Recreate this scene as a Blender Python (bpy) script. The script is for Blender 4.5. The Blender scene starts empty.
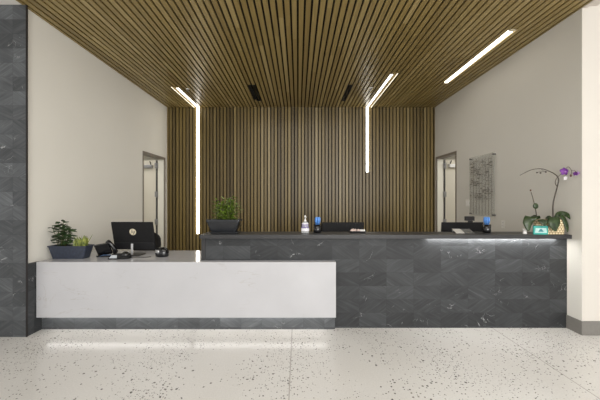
import bpy, bmesh, math, random
from mathutils import Vector, Matrix, Euler

C = bpy.context.scene.collection
R = math.radians
F, VX, VY, CZ = 300.0, 298.0, 200.0, 1.49      # focal (px), vanishing point, eye height


def W(px, py, Y):
    """A point of the place seen at pixel (px, py) at depth Y."""
    s = F / Y
    return Vector(((px - VX) / s, Y, CZ - (py - VY) / s))


# ------------------------------------------------------------------ materials
def lin(c):
    def f(v):
        v /= 255.0
        return v / 12.92 if v <= 0.04045 else ((v + 0.055) / 1.055) ** 2.4
    return (f(c[0]), f(c[1]), f(c[2]), 1.0)


class NT:
    def __init__(self, name):
        self.m = bpy.data.materials.new(name)
        self.m.use_nodes = True
        self.t = self.m.node_tree
        self.b = self.t.nodes['Principled BSDF']
        self.out = self.t.nodes['Material Output']

    def n(self, kind, **kw):
        nd = self.t.nodes.new(kind)
        for k, v in kw.items():
            setattr(nd, k, v)
        return nd

    def l(self, a, b):
        self.t.links.new(a, b)

    def math(self, op, a, b=None, c=None, clamp=False):
        nd = self.n('ShaderNodeMath', operation=op)
        nd.use_clamp = clamp
        for i, v in enumerate((a, b, c)):
            if v is None:
                continue
            if isinstance(v, (int, float)):
                nd.inputs[i].default_value = v
            else:
                self.l(v, nd.inputs[i])
        return nd.outputs[0]

    def noise(self, vec, scale=5, detail=3, rough=0.5, dist=0.0):
        nd = self.n('ShaderNodeTexNoise')
        nd.inputs['Scale'].default_value = scale
        nd.inputs['Detail'].default_value = detail
        nd.inputs['Roughness'].default_value = rough
        nd.inputs['Distortion'].default_value = dist
        if vec is not None:
            self.l(vec, nd.inputs['Vector'])
        return nd.outputs['Fac']

    def pos(self):
        return self.n('ShaderNodeNewGeometry').outputs['Position']

    def sep(self, v):
        nd = self.n('ShaderNodeSeparateXYZ')
        self.l(v, nd.inputs[0])
        return nd.outputs

    def comb(self, x, y, z):
        nd = self.n('ShaderNodeCombineXYZ')
        for i, v in enumerate((x, y, z)):
            if isinstance(v, (int, float)):
                nd.inputs[i].default_value = v
            else:
                self.l(v, nd.inputs[i])
        return nd.outputs[0]

    def ramp(self, fac, stops, interp='LINEAR'):
        nd = self.n('ShaderNodeValToRGB')
        nd.color_ramp.interpolation = interp
        el = nd.color_ramp.elements
        while len(el) < len(stops):
            el.new(0.5)
        for e, (p, c) in zip(el, stops):
            e.position = p
            e.color = c
        self.l(fac, nd.inputs[0])
        return nd.outputs['Color']

    def mix(self, fac, a, b, blend='MIX'):
        nd = self.n('ShaderNodeMix', data_type='RGBA', blend_type=blend)
        for s, v in ((nd.inputs[0], fac), (nd.inputs[6], a), (nd.inputs[7], b)):
            if isinstance(v, (int, float)):
                s.default_value = v
            elif isinstance(v, tuple):
                s.default_value = v
            else:
                self.l(v, s)
        return nd.outputs[2]

    def bump(self, h, strength=0.1, dist=0.01):
        nd = self.n('ShaderNodeBump')
        nd.inputs['Strength'].default_value = strength
        nd.inputs['Distance'].default_value = dist
        self.l(h, nd.inputs['Height'])
        self.l(nd.outputs[0], self.b.inputs['Normal'])


def mat(name, rgb, rough=0.5, metal=0.0, var=0.08, scale=30, spec=0.5, coat=0.0):
    """Plain surface with a little procedural mottling."""
    k = NT(name)
    c = lin(rgb)
    d = tuple(min(1, v * (1 - var)) for v in c[:3]) + (1,)
    e = tuple(min(1, v * (1 + var)) for v in c[:3]) + (1,)
    tc = k.n('ShaderNodeTexCoord').outputs['Object']
    k.l(k.ramp(k.noise(tc, scale), [(0.3, d), (0.7, e)]), k.b.inputs['Base Color'])
    k.b.inputs['Roughness'].default_value = rough
    k.b.inputs['Metallic'].default_value = metal
    k.b.inputs['Specular IOR Level'].default_value = spec
    k.b.inputs['Coat Weight'].default_value = coat
    return k.m


def emit(name, rgb, strength):
    k = NT(name)
    k.b.inputs['Base Color'].default_value = lin(rgb)
    k.b.inputs['Emission Color'].default_value = lin(rgb)
    k.b.inputs['Emission Strength'].default_value = strength
    return k.m


def wood(name, axis, WOOD):
    """Oiled slats: tone per board from the 'rnd' face attribute, grain stretched along the board."""
    k = NT(name)
    p = k.sep(k.pos())
    rnd = k.n('ShaderNodeAttribute', attribute_name='rnd').outputs['Fac']
    along = p[axis]
    across = p[0]
    other = p[2] if axis == 1 else p[1]
    off = k.math('MULTIPLY', rnd, 37.0)
    v = k.comb(k.math('MULTIPLY', across, 60.0), k.math('ADD', k.math('MULTIPLY', along, 1.6), off), k.math('MULTIPLY', other, 20))
    g = k.noise(v, 1.0, 5, 0.6, 0.6)
    base = k.ramp(rnd, [(0.0, lin(WOOD[0])), (0.3, lin(WOOD[1])), (0.6, lin(WOOD[2])), (0.85, lin(WOOD[3])), (1.0, lin(WOOD[4]))])
    gr = k.ramp(g, [(0.25, (0.74, 0.73, 0.70, 1)), (0.7, (1.08, 1.08, 1.08, 1))])
    k.l(k.mix(1.0, base, gr, 'MULTIPLY'), k.b.inputs['Base Color'])
    k.b.inputs['Roughness'].default_value = 0.36
    k.b.inputs['Specular IOR Level'].default_value = 0.45
    k.bump(g, 0.08, 0.003)
    return k.m




def slate(name, tw=0.317, th=0.156, light=1.0):
    """Dark stone tiles, chevron veining that flips from tile to tile, a few white veins."""
    k = NT(name)
    p = k.sep(k.pos())
    u = k.math('ADD', p[0], p[1])
    z = p[2]
    iu = k.math('FLOOR', k.math('DIVIDE', k.math('ADD', u, 50.0), tw))
    iz = k.math('FLOOR', k.math('DIVIDE', k.math('ADD', z, 10.0 * th - 0.02), th))
    fu = k.math('FRACT', k.math('DIVIDE', k.math('ADD', u, 50.0), tw))
    fz = k.math('FRACT', k.math('DIVIDE', k.math('ADD', z, 10.0 * th - 0.02), th))
    wn = k.n('ShaderNodeTexWhiteNoise', noise_dimensions='3D')
    k.l(k.comb(iu, iz, 0.0), wn.inputs['Vector'])
    r = wn.outputs['Value']
    rc = k.sep(wn.outputs['Color'])
    sign = k.math('SUBTRACT', k.math('MULTIPLY', k.math('GREATER_THAN', k.math('FRACT', k.math('MULTIPLY', k.math('ADD', iu, iz), 0.5)), 0.25), 2.0), 1.0)
    q = k.math('ADD', z, k.math('MULTIPLY', k.math('MULTIPLY', sign, u), k.math('ADD', 0.45, k.math('MULTIPLY', rc[1], 0.3))))
    v = k.comb(k.math('MULTIPLY', q, 34.0), k.math('MULTIPLY', u, 2.5), k.math('MULTIPLY', r, 60.0))
    n1 = k.noise(v, 1.0, 5, 0.62, 0.8)
    cloud = k.noise(k.comb(k.math('MULTIPLY', u, 4.0), k.math('MULTIPLY', z, 4.0), k.math('MULTIPLY', r, 9.0)), 1.0, 3, 0.5, 0.3)
    a = tuple(v_ * light for v_ in lin((46, 48, 50))[:3]) + (1,)
    b = tuple(v_ * light for v_ in lin((62, 64, 66))[:3]) + (1,)
    c = tuple(v_ * light for v_ in lin((88, 90, 92))[:3]) + (1,)
    col = k.ramp(n1, [(0.2, a), (0.55, b), (0.95, c)])
    tone = k.math('ADD', 0.60, k.math('MULTIPLY', rc[0], 0.46))
    tone = k.math('MULTIPLY', tone, k.math('ADD', 0.6, k.math('MULTIPLY', cloud, 0.8)))
    tonec = k.n('ShaderNodeCombineColor')
    for i in range(3):
        k.l(tone, tonec.inputs[i])
    col = k.mix(1.0, col, tonec.outputs[0], 'MULTIPLY')
    # white veins
    wv = k.noise(k.comb(k.math('MULTIPLY', u, 2.4), k.math('MULTIPLY', z, 2.6), 3.0), 1.0, 4, 0.55, 1.4)
    d = k.math('ABSOLUTE', k.math('SUBTRACT', wv, 0.5))
    vein = k.math('SUBTRACT', 1.0, k.math('DIVIDE', d, 0.005), clamp=True)
    patch = k.math('MULTIPLY', k.math('SUBTRACT', k.noise(k.comb(k.math('MULTIPLY', u, 1.0), 3.3, k.math('MULTIPLY', z, 2.6)), 3.4, 2), 0.575), 9.0, clamp=True)
    vein = k.math('MULTIPLY', vein, patch)
    col = k.mix(k.math('MULTIPLY', vein, 0.75), col, lin((205, 206, 206)))
    # hairline joints
    j = k.math('MAXIMUM', k.math('LESS_THAN', fu, 0.008), k.math('LESS_THAN', fz, 0.016))
    col = k.mix(k.math('MULTIPLY', j, 0.55), col, lin((38, 39, 40)))
    k.l(col, k.b.inputs['Base Color'])
    k.b.inputs['Roughness'].default_value = 0.5
    k.b.inputs['Specular IOR Level'].default_value = 0.35
    k.bump(n1, 0.12, 0.004)
    return k.m


def terrazzo(name):
    k = NT(name)
    pos = k.pos()
    p = k.sep(pos)
    base = k.ramp(k.noise(pos, 0.9, 3), [(0.3, lin((204, 201, 196))), (0.7, lin((213, 211, 207)))])
    fine = k.ramp(k.noise(pos, 90, 3), [(0.35, (0.94, 0.94, 0.94, 1)), (0.65, (1.03, 1.03, 1.03, 1))])
    col = k.mix(1.0, base, fine, 'MULTIPLY')
    warp = k.n('ShaderNodeVectorMath', operation='ADD')
    nz = k.n('ShaderNodeTexNoise')
    nz.inputs['Scale'].default_value = 60
    sc = k.n('ShaderNodeVectorMath', operation='SCALE')
    sc.inputs['Scale'].default_value = 0.012
    k.l(pos, nz.inputs['Vector'])
    k.l(nz.outputs['Color'], sc.inputs[0])
    k.l(pos, warp.inputs[0])
    k.l(sc.outputs[0], warp.inputs[1])
    for scale, rad, dens, seed in ((24.0, 0.20, 0.10, 0.0), (38.0, 0.20, 0.13, 5.0), (56.0, 0.24, 0.10, 9.0)):
        vo = k.n('ShaderNodeTexVoronoi', voronoi_dimensions='2D')
        vo.inputs['Scale'].default_value = scale
        add = k.n('ShaderNodeVectorMath', operation='ADD')
        add.inputs[1].default_value = (seed, seed * 1.7, 0)
        k.l(warp.outputs[0], add.inputs[0])
        k.l(add.outputs[0], vo.inputs['Vector'])
        cc = k.sep(vo.outputs['Color'])
        clump = k.math('ADD', k.math('MULTIPLY', k.math('SUBTRACT', k.noise(add.outputs[0], 1.5, 2), 0.5), 1.5), dens)
        on = k.math('LESS_THAN', cc[0], clump)
        sz = k.math('MULTIPLY', rad, k.math('ADD', 0.45, k.math('MULTIPLY', cc[1], 0.75)))
        spot = k.math('MULTIPLY', on, k.math('LESS_THAN', vo.outputs['Distance'], sz))
        tint = k.ramp(cc[2], [(0.0, lin((44, 40, 36))), (0.65, lin((76, 72, 66))), (1.0, lin((136, 130, 122)))])
        col = k.mix(k.math('MULTIPLY', spot, 0.9), col, tint)
    # saw-cut joints running away from the viewer
    for x in (-0.068, 2.262):
        d = k.math('ABSOLUTE', k.math('SUBTRACT', p[0], x))
        col = k.mix(k.math('MULTIPLY', k.math('LESS_THAN', d, 0.0045), 0.55), col, lin((120, 113, 104)))
    k.l(col, k.b.inputs['Base Color'])
    k.b.inputs['Roughness'].default_value = 0.22
    k.b.inputs['Specular IOR Level'].default_value = 0.5
    return k.m


def quartz(name, rough=0.25):
    k = NT(name)
    pos = k.pos()
    p = k.sep(pos)
    base = k.ramp(k.noise(pos, 2.0, 3), [(0.3, lin((184, 184, 187))), (0.7, lin((191, 191, 194)))])
    v = k.comb(k.math('MULTIPLY', p[0], 0.9), k.math('MULTIPLY', p[1], 0.9), k.math('MULTIPLY', p[2], 2.4))
    n1 = k.noise(v, 1.7, 5, 0.5, 1.0)
    d = k.math('ABSOLUTE', k.math('SUBTRACT', n1, 0.52))
    ve = k.math('SUBTRACT', 1.0, k.math('DIVIDE', d, 0.006), clamp=True)
    patch = k.math('MULTIPLY', k.math('SUBTRACT', k.noise(pos, 2.3, 2), 0.48), 5.0, clamp=True)
    col = k.mix(k.math('MULTIPLY', k.math('MULTIPLY', ve, patch), 0.5), base, lin((150, 138, 126)))
    k.l(col, k.b.inputs['Base Color'])
    k.b.inputs['Roughness'].default_value = rough
    return k.m


def plaster(name, rgb):
    k = NT(name)
    pos = k.pos()
    c = lin(rgb)
    k.l(k.ramp(k.noise(pos, 1.2, 3), [(0.3, tuple(v * 0.975 for v in c[:3]) + (1,)), (0.7, c)]), k.b.inputs['Base Color'])
    k.b.inputs['Roughness'].default_value = 0.75
    k.b.inputs['Specular IOR Level'].default_value = 0.25
    k.bump(k.noise(pos, 160, 2), 0.03, 0.002)
    return k.m


def leafmat(name, a, b, rough=0.4):
    k = NT(name)
    tc = k.n('ShaderNodeTexCoord').outputs['Object']
    k.l(k.ramp(k.noise(tc, 26, 3), [(0.3, lin(a)), (0.72, lin(b))]), k.b.inputs['Base Color'])
    k.b.inputs['Roughness'].default_value = rough
    k.b.inputs['Subsurface Weight'].default_value = 0.0
    return k.m


def wicker(name):
    k = NT(name)
    tc = k.n('ShaderNodeTexCoord').outputs['Object']
    p = k.sep(tc)
    iz = k.math('FLOOR', k.math('MULTIPLY', p[2], 40))
    u = k.math('ADD', k.math('MULTIPLY', k.math('ADD', p[0], p[1]), 30), k.math('MULTIPLY', iz, 0.5))
    a = k.math('ABSOLUTE', k.math('SINE', k.math('MULTIPLY', u, math.pi)))
    b = k.math('ABSOLUTE', k.math('SINE', k.math('MULTIPLY', k.math('MULTIPLY', p[2], 40), math.pi)))
    h = k.math('MULTIPLY', k.math('POWER', a, 0.6), k.math('POWER', b, 0.6))
    k.l(k.ramp(h, [(0.15, lin((120, 92, 56))), (0.42, lin((208, 184, 138))), (0.85, lin((240, 226, 192)))]), k.b.inputs['Base Color'])
    k.b.inputs['Roughness'].default_value = 0.7
    k.bump(h, 0.6, 0.006)
    return k.m


def clear(name, tint=(0.93, 0.95, 0.95), fac=0.18, rough=0.05):
    k = NT(name)
    tr = k.n('ShaderNodeBsdfTransparent')
    tr.inputs[0].default_value = tint + (1,)
    k.b.inputs['Base Color'].default_value = (0.7, 0.72, 0.72, 1)
    k.b.inputs['Roughness'].default_value = rough
    mx = k.n('ShaderNodeMixShader')
    tc = k.n('ShaderNodeTexCoord').outputs['Object']
    k.l(k.math('ADD', fac - 0.03, k.math('MULTIPLY', k.noise(tc, 4), 0.06)), mx.inputs[0])
    k.l(tr.outputs[0], mx.inputs[1])
    k.l(k.b.outputs[0], mx.inputs[2])
    k.l(mx.outputs[0], k.out.inputs['Surface'])
    return k.m


M = {}
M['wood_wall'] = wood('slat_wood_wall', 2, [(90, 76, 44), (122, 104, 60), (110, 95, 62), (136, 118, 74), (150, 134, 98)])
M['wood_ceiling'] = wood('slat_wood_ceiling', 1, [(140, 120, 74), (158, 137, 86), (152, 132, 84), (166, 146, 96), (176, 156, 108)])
M['backing'] = mat('black_acoustic_backing', (20, 17, 14), 0.9, var=0.2)
M['slate'] = slate('slate_tile')
M['slate_light'] = slate('slate_tile_pier', 0.24, 0.156, 1.9)
M['slate_dark'] = mat('honed_dark_stone', (52, 52, 53), 0.38, var=0.12, scale=14, spec=0.4)
M['terrazzo'] = terrazzo('terrazzo_floor')
M['quartz'] = quartz('white_quartz')
M['quartz_top'] = quartz('white_quartz_top', 0.12)
M['wall_l'] = plaster('beige_paint', (232, 229, 220))
M['wall_r'] = plaster('beige_paint_dimmed', (217, 214, 206))  # the beige wall paint again, this side's weaker light put into the colour
M['cream'] = plaster('cream_paint', (216, 211, 203))
M['white_paint'] = plaster('white_ceiling_paint', (238, 235, 228))
M['gypsum'] = plaster('pale_trim_paint', (214, 206, 198))
M['baseboard'] = mat('grey_vinyl_base', (124, 121, 116), 0.55, var=0.05)
M['bronze'] = mat('dark_bronze_edge', (46, 42, 42), 0.4, metal=0.4)
M['frame'] = mat('brown_grey_door_frame', (122, 113, 102), 0.45, var=0.05)
M['jamb'] = plaster('door_jamb_paint', (226, 222, 208))
M['leaf_door'] = plaster('door_leaf_paint', (214, 208, 192))
M['steel'] = mat('brushed_steel', (150, 150, 150), 0.35, metal=0.7, var=0.1)
M['dsteel'] = mat('dark_steel', (84, 82, 80), 0.4, metal=0.5)
M['silver'] = mat('silver_metal', (208, 208, 210), 0.28, metal=0.6)
M['black'] = mat('black_plastic', (26, 26, 28), 0.45, var=0.15)
M['black2'] = mat('black_textured_plastic', (26, 26, 27), 0.6, var=0.12, spec=0.25)
M['gloss'] = mat('gloss_black_plastic', (16, 17, 20), 0.16, var=0.1, coat=0.3)
M['screen'] = mat('dark_screen_glass', (12, 13, 16), 0.1)
M['greyscreen'] = mat('pale_lcd', (176, 182, 188), 0.3)
M['blueglow'] = mat('blue_trim_plastic', (64, 92, 130), 0.3)
M['fabric'] = mat('black_mesh_fabric', (30, 27, 26), 0.85, var=0.3, scale=200)
M['navy'] = mat('blue_grey_glazed_planter', (52, 58, 72), 0.4, var=0.25, scale=40)
M['char'] = mat('charcoal_glazed_planter', (32, 34, 38), 0.28, var=0.2, scale=30)
M['soil'] = mat('potting_soil', (52, 40, 30), 0.95, var=0.4, scale=90)
M['dgreen'] = leafmat('dark_green_leaf', (28, 48, 26), (72, 98, 58))
M['bamboo'] = leafmat('fresh_green_leaf', (60, 86, 24), (138, 164, 62))
M['snake'] = leafmat('yellow_green_blade', (52, 76, 36), (164, 170, 84))
M['stemg'] = leafmat('green_brown_stem', (62, 70, 34), (92, 96, 54))
M['ostem'] = leafmat('dark_orchid_stem', (52, 46, 40), (86, 78, 66))
M['orchid_leaf'] = leafmat('orchid_leaf', (28, 42, 20), (58, 78, 40), 0.35)
M['purple'] = leafmat('purple_petal', (84, 26, 118), (142, 70, 170), 0.5)
M['purple_l'] = leafmat('pale_purple_petal', (132, 60, 164), (206, 160, 218), 0.5)
M['white_petal'] = leafmat('white_petal', (226, 222, 226), (246, 244, 246), 0.5)
M['bud'] = leafmat('brown_bud', (92, 64, 52), (128, 96, 78), 0.5)
M['wicker'] = wicker('woven_cream_basket')
M['teal'] = mat('teal_card', (58, 158, 148), 0.5, var=0.15)
M['tealdark'] = mat('dark_teal_print', (58, 128, 138), 0.5)
M['palecard'] = mat('pale_print', (178, 212, 208), 0.5)
M['white'] = mat('white_plastic', (236, 234, 230), 0.35, var=0.03)
M['plate'] = mat('white_wall_plate', (228, 226, 220), 0.4, var=0.02)
M['slotdark'] = mat('dark_slot', (70, 68, 64), 0.6)
M['clearbottle'] = clear('clear_bottle', (0.96, 0.96, 0.98), 0.5, 0.1)
M['label'] = mat('white_bottle_label', (232, 230, 236), 0.5, var=0.06, scale=80)
M['violet'] = mat('violet_label_print', (112, 96, 150), 0.5)
M['blue'] = mat('blue_pen_plastic', (92, 148, 222), 0.4, var=0.15, scale=60)
M['blue_l'] = mat('light_blue_pen_plastic', (112, 166, 230), 0.4, var=0.15, scale=60)
M['paper'] = mat('pale_paper', (196, 194, 188), 0.7, var=0.05)
M['paper_g'] = mat('grey_printed_paper', (96, 96, 94), 0.6, var=0.3, scale=50)
M['candy'] = mat('pale_wrapper', (214, 192, 182), 0.35, var=0.2, scale=70)
M['candy_w'] = mat('white_wrapper', (232, 230, 226), 0.35, var=0.1, scale=70)
M['gold'] = mat('pale_gold_emblem', (214, 204, 178), 0.35, var=0.05)
M['acrylic'] = clear('clear_acrylic', (0.95, 0.95, 0.94), 0.12)
M['wire'] = mat('grey_wire', (120, 116, 110), 0.45, metal=0.4)
M['mosaic'] = mat('dark_wire_marks', (126, 121, 114), 0.5, var=0.25, scale=12)
M['led'] = emit('linear_led_diffuser', (255, 250, 240), 8.0)
M['led_ceiling'] = emit('linear_led_ceiling', (255, 249, 238), 4.0)
M['spill_glow'] = emit('slat_spill_glow', (255, 246, 228), 1.6)  # glow imitating strip light spilt onto the neighbouring slat, not a lamp
M['led_under'] = emit('under_desk_led', (255, 252, 248), 10.0)
M['led_soft'] = emit('counter_led', (255, 253, 250), 60.0)


# ------------------------------------------------------------------ geometry
class MB:
    """Collects shapes in world coordinates; build() links them as one mesh object."""

    def __init__(self):
        self.bm = bmesh.new()
        self.mi = 0
        self.rnd = self.bm.faces.layers.float.new('rnd')
        self.rv = 0.5

    def face(self, vs, smooth=False):
        try:
            f = self.bm.faces.new(vs)
        except ValueError:
            return None
        f.material_index = self.mi
        f.smooth = smooth
        f[self.rnd] = self.rv
        return f

    def hexa(self, p):
        v = [self.bm.verts.new(q) for q in p]
        for a in ((3, 2, 1, 0), (4, 5, 6, 7), (0, 1, 5, 4), (1, 2, 6, 5), (2, 3, 7, 6), (3, 0, 4, 7)):
            self.face([v[i] for i in a])

    def box(self, x0, x1, y0, y1, z0, z1, mx=None):
        p = [Vector(q) for q in ((x0, y0, z0), (x1, y0, z0), (x1, y1, z0), (x0, y1, z0), (x0, y0, z1), (x1, y0, z1), (x1, y1, z1), (x0, y1, z1))]
        self.hexa([mx @ q for q in p] if mx else p)
        return self

    def rbox(self, x0, x1, y0, y1, z0, z1, r=0.01, mx=None, seg=3):
        """Box with its four upright edges rounded and a small chamfer above and below."""
        c = min(r * 0.35, (z1 - z0) * 0.3)
        self.loft([(rr(x0, x1, y0, y1, r, c, seg), z0), (rr(x0, x1, y0, y1, r, 0, seg), z0 + c), (rr(x0, x1, y0, y1, r, 0, seg), z1 - c), (rr(x0, x1, y0, y1, r, c, seg), z1)], mx)
        return self

    def loft(self, rings, mx=None, cap0=True, cap1=True, smooth=False):
        rows = []
        for pts, z in rings:
            row = []
            for q in pts:
                q = Vector((q[0], q[1], z)) if len(q) == 2 else Vector(q)
                row.append(self.bm.verts.new(mx @ q if mx else q))
            rows.append(row)
        n = len(rows[0])
        for a, b in zip(rows, rows[1:]):
            for i in range(n):
                j = (i + 1) % n
                self.face([a[i], a[j], b[j], b[i]], smooth)
        if cap0:
            self.face(rows[0][::-1])
        if cap1:
            self.face(rows[-1])
        return self

    def lathe(self, cx, cy, prof, seg=20, sx=1, sy=1, mx=None, smooth=True):
        rings = []
        for r, z in prof:
            r = max(r, 1e-4)
            rings.append(([(cx + sx * r * math.cos(2 * math.pi * i / seg), cy + sy * r * math.sin(2 * math.pi * i / seg)) for i in range(seg)], z))
        return self.loft(rings, mx, smooth=smooth)

    def tube(self, pts, rad, seg=8, smooth=True):
        pts = [Vector(p) for p in pts]
        n = len(pts)
        rads = [rad] * n if isinstance(rad, (int, float)) else rad
        rings = []
        up = None
        for i, p in enumerate(pts):
            t = (pts[min(i + 1, n - 1)] - pts[max(i - 1, 0)]).normalized()
            if up is None:
                up = Vector((0, 0, 1)) if abs(t.z) < 0.9 else Vector((1, 0, 0))
            s = t.cross(up).normalized()
            up = s.cross(t).normalized()
            rings.append(([p + rads[i] * (math.cos(2 * math.pi * k / seg) * s + math.sin(2 * math.pi * k / seg) * up) for k in range(seg)], 0))
        return self.loft(rings, smooth=smooth)

    def blade(self, pts, widths, side, fold=0.0, thick=0.0012):
        """A leaf: a strip along pts, width in direction side, folded up along its midrib."""
        rows = []
        n = len(pts)
        for i, (p, w) in enumerate(zip(pts, widths)):
            p = Vector(p)
            t = (Vector(pts[min(i + 1, n - 1)]) - Vector(pts[max(i - 1, 0)])).normalized()
            s = Vector(side) - t * t.dot(Vector(side))
            s = s.normalized() if s.length > 1e-5 else Vector((1, 0, 0))
            nn = s.cross(t).normalized()
            rows.append([self.bm.verts.new(p + s * w * k * 0.5 + nn * (abs(k) * w * fold)) for k in (-1, -0.55, 0, 0.55, 1)])
        for a, b in zip(rows, rows[1:]):
            for i in range(4):
                self.face([a[i], a[i + 1], b[i + 1], b[i]], True)
        return self

    def ball(self, c, r, seg=12, rings=8, s=(1, 1, 1)):
        c = Vector(c)
        rr_ = []
        for i in range(rings + 1):
            a = math.pi * i / rings
            q = max(math.sin(a), 0.01) * r
            rr_.append(([c + Vector((s[0] * q * math.cos(2 * math.pi * k / seg), s[1] * q * math.sin(2 * math.pi * k / seg), -s[2] * r * math.cos(a))) for k in range(seg)], 0))
        return self.loft(rr_, smooth=True)

    def build(self, name, m, parent=None, bevel=0.0, solid=0.0):
        if parent is not None:
            o = parent
            while o.parent:
                o = o.parent
            self.bm.transform(Matrix.Translation(-o.location))
        bmesh.ops.recalc_face_normals(self.bm, faces=self.bm.faces[:])
        me = bpy.data.meshes.new(name)
        self.bm.to_mesh(me)
        self.bm.free()
        for q in (m if isinstance(m, (list, tuple)) else [m]):
            me.materials.append(q)
        ob = bpy.data.objects.new(name, me)
        C.objects.link(ob)
        if parent is not None:
            ob.parent = parent
        if solid:
            md = ob.modifiers.new('solid', 'SOLIDIFY')
            md.thickness = solid
        if bevel:
            md = ob.modifiers.new('bevel', 'BEVEL')
            md.width = bevel
            md.segments = 2
            md.limit_method = 'ANGLE'
            md.angle_limit = R(40)
        return ob


def rr(x0, x1, y0, y1, r, inset=0.0, seg=3):
    x0 += inset; x1 -= inset; y0 += inset; y1 -= inset
    r = max(r - inset, 1e-4)
    r = min(r, (x1 - x0) * 0.499, (y1 - y0) * 0.499)
    out = []
    for cx, cy, a0 in ((x1 - r, y1 - r, 0), (x0 + r, y1 - r, 90), (x0 + r, y0 + r, 180), (x1 - r, y0 + r, 270)):
        for i in range(seg + 1):
            a = R(a0 + 90 * i / seg)
            out.append((cx + r * math.cos(a), cy + r * math.sin(a)))
    return out


def tag(o, label, cat, group=None):
    o['label'] = label
    o['category'] = cat
    if group:
        o['group'] = group
    return o


def thing(name, label, cat, loc, group=None):
    o = bpy.data.objects.new(name, None)
    C.objects.link(o)
    o.location = loc
    o.empty_display_size = 0.1
    return tag(o, label, cat, group)


def struct(o):
    o['kind'] = 'structure'
    return o


def copy_tree(o, parent=None):
    c = o.copy()
    C.objects.link(c)
    if parent is not None:
        c.parent = parent
    for ch in list(o.children):
        copy_tree(ch, c)
    return c


# ------------------------------------------------------------------ dimensions
XL, XR = -3.0, 3.135            # side walls
YB = 6.87                       # face of the slatted back wall
ZC = 3.61                       # face of the slatted ceiling
YF = 3.311                      # where the right wall turns towards the lobby
PITCH, SLAT = 0.0777, 0.0535
GX = -2.295                     # a slat sits here
rng = random.Random(11)

# ------------------------------------------------------------------ setting
struct(MB().box(-7, 7, -5, 8.6, -0.1, 0).build('floor', M['terrazzo']))

L1X, L2X, L3X = GX, GX + 50 * PITCH, GX + 64 * PITCH
CEIL_LED = {0: (5.68, YB), 50: (5.06, YB), 64: (3.73, 5.46)}
WALL_LED = {0: 0.715, 50: 2.13}
VENTS = ((-0.83, 5.52, 6.40), (0.965, 5.52, 6.40))


def cut(y0, y1, holes):
    segs = [(y0, y1)]
    for a, b in holes:
        nx = []
        for s, e in segs:
            if b <= s or a >= e:
                nx.append((s, e))
                continue
            if a > s:
                nx.append((s, a))
            if b < e:
                nx.append((b, e))
        segs = nx
    return [q for q in segs if q[1] - q[0] > 0.02]


cb = MB()
wb = MB()
for i in range(-9, 71):
    x = GX + i * PITCH
    x0, x1 = max(x - SLAT / 2, XL + 0.004), min(x + SLAT / 2, XR - 0.004)
    if x1 - x0 < 0.012:
        continue
    holes = [CEIL_LED[i]] if i in CEIL_LED else []
    for vx, a, b in VENTS:
        if x1 > vx - 0.045 and x0 < vx + 0.045:
            holes.append((a, b))
    y = 0.3 - rng.uniform(0, 1.8)
    while y < YB:
        ln = rng.choice((1.5, 1.8, 2.1, 2.4, 2.7))
        a, b = max(y, 0.3), min(y + ln, YB)
        y += ln
        cb.rv = rng.random()
        for s, e in cut(a, b, holes):
            cb.box(x0, x1, s + 0.0006, e - 0.0006, ZC, ZC + 0.024)
    # wall
    wb.rv = rng.random()
    zt = ZC + 0.03
    if i in WALL_LED:
        wb.box(x0, x1, YB, YB + 0.035, 0, WALL_LED[i])
    else:
        wb.box(x0, x1, YB, YB + 0.035, 0, zt)
cb.mi = 1
cb.box(XL, XR, 0.3, YB + 0.05, ZC + 0.024, ZC + 0.06)
wb.mi = 1
wb.box(XL, XR, YB + 0.035, YB + 0.06, 0, ZC + 0.06)
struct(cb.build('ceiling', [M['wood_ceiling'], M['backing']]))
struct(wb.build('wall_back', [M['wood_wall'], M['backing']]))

# plain lobby ceiling round the timber field
g = MB()
g.box(-7, XL, -4, 3.35, ZC + 0.005, ZC + 0.1)
g.box(XR + 0.16, 7, -4, YF + 0.15, ZC + 0.03, ZC + 0.1)
g.box(XL, XR + 0.16, -4, 0.3, ZC + 0.005, ZC + 0.1)
struct(g.build('ceiling_lobby', M['white_paint']))
struct(MB().box(XR + 0.001, XR + 0.05, 0.3, YF, ZC - 0.004, ZC + 0.06).box(XR + 0.075, XR + 0.16, 0.3, YF, ZC + 0.02, ZC + 0.06).build('trim_2', M['gypsum']))

# side walls with their door openings
DL0, DL1, DLZ = 5.79, 6.76, 2.44
DR0, DR1, DRZ = 5.93, 6.80, 2.46
WT = 0.13
w = MB()
w.box(XL - WT, XL, 3.276, DL0, 0, ZC + 0.06)
w.box(XL - WT, XL, DL1, YB + 0.06, 0, ZC + 0.06)
w.box(XL - WT, XL, DL0, DL1, DLZ, ZC + 0.06)
struct(w.build('wall_left', M['wall_l']))
w = MB()
w.box(XR, XR + WT, YF + 0.001, DR0, 0, ZC + 0.06)
w.box(XR, XR + WT, DR1, YB + 0.06, 0, ZC + 0.06)
w.box(XR, XR + WT, DR0, DR1, DRZ, ZC + 0.06)
struct(w.build('wall_right', M['wall_r']))
struct(MB().box(XR + 0.001, 7, YF, YF + 0.13, 0, ZC + 0.03).build('wall_front_right', M['cream']))
b = MB().box(XR, 7, YF - 0.012, YF - 0.0005, 0, 0.155)
b.box(XR - 0.012, XR - 0.0005, YF - 0.012, 3.495, 0, 0.155)
struct(b.build('baseboard_right', M['baseboard'], bevel=0.002))
# slate clad pier at the left
struct(MB().box(-7, -2.958, 3.262, 3.275, 0, ZC + 0.004).build('wall_front_left', M['slate_light']))
struct(MB().box(-2.9575, -2.948, 3.258, 3.2755, 0, ZC + 0.002).build('trim_1', M['bronze']))
# low slate return between the pier and the desk
struct(MB().box(XL + 0.001, -2.953, 3.2765, 3.46, 0, 0.785).build('trim_3', M['slate']))

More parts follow.
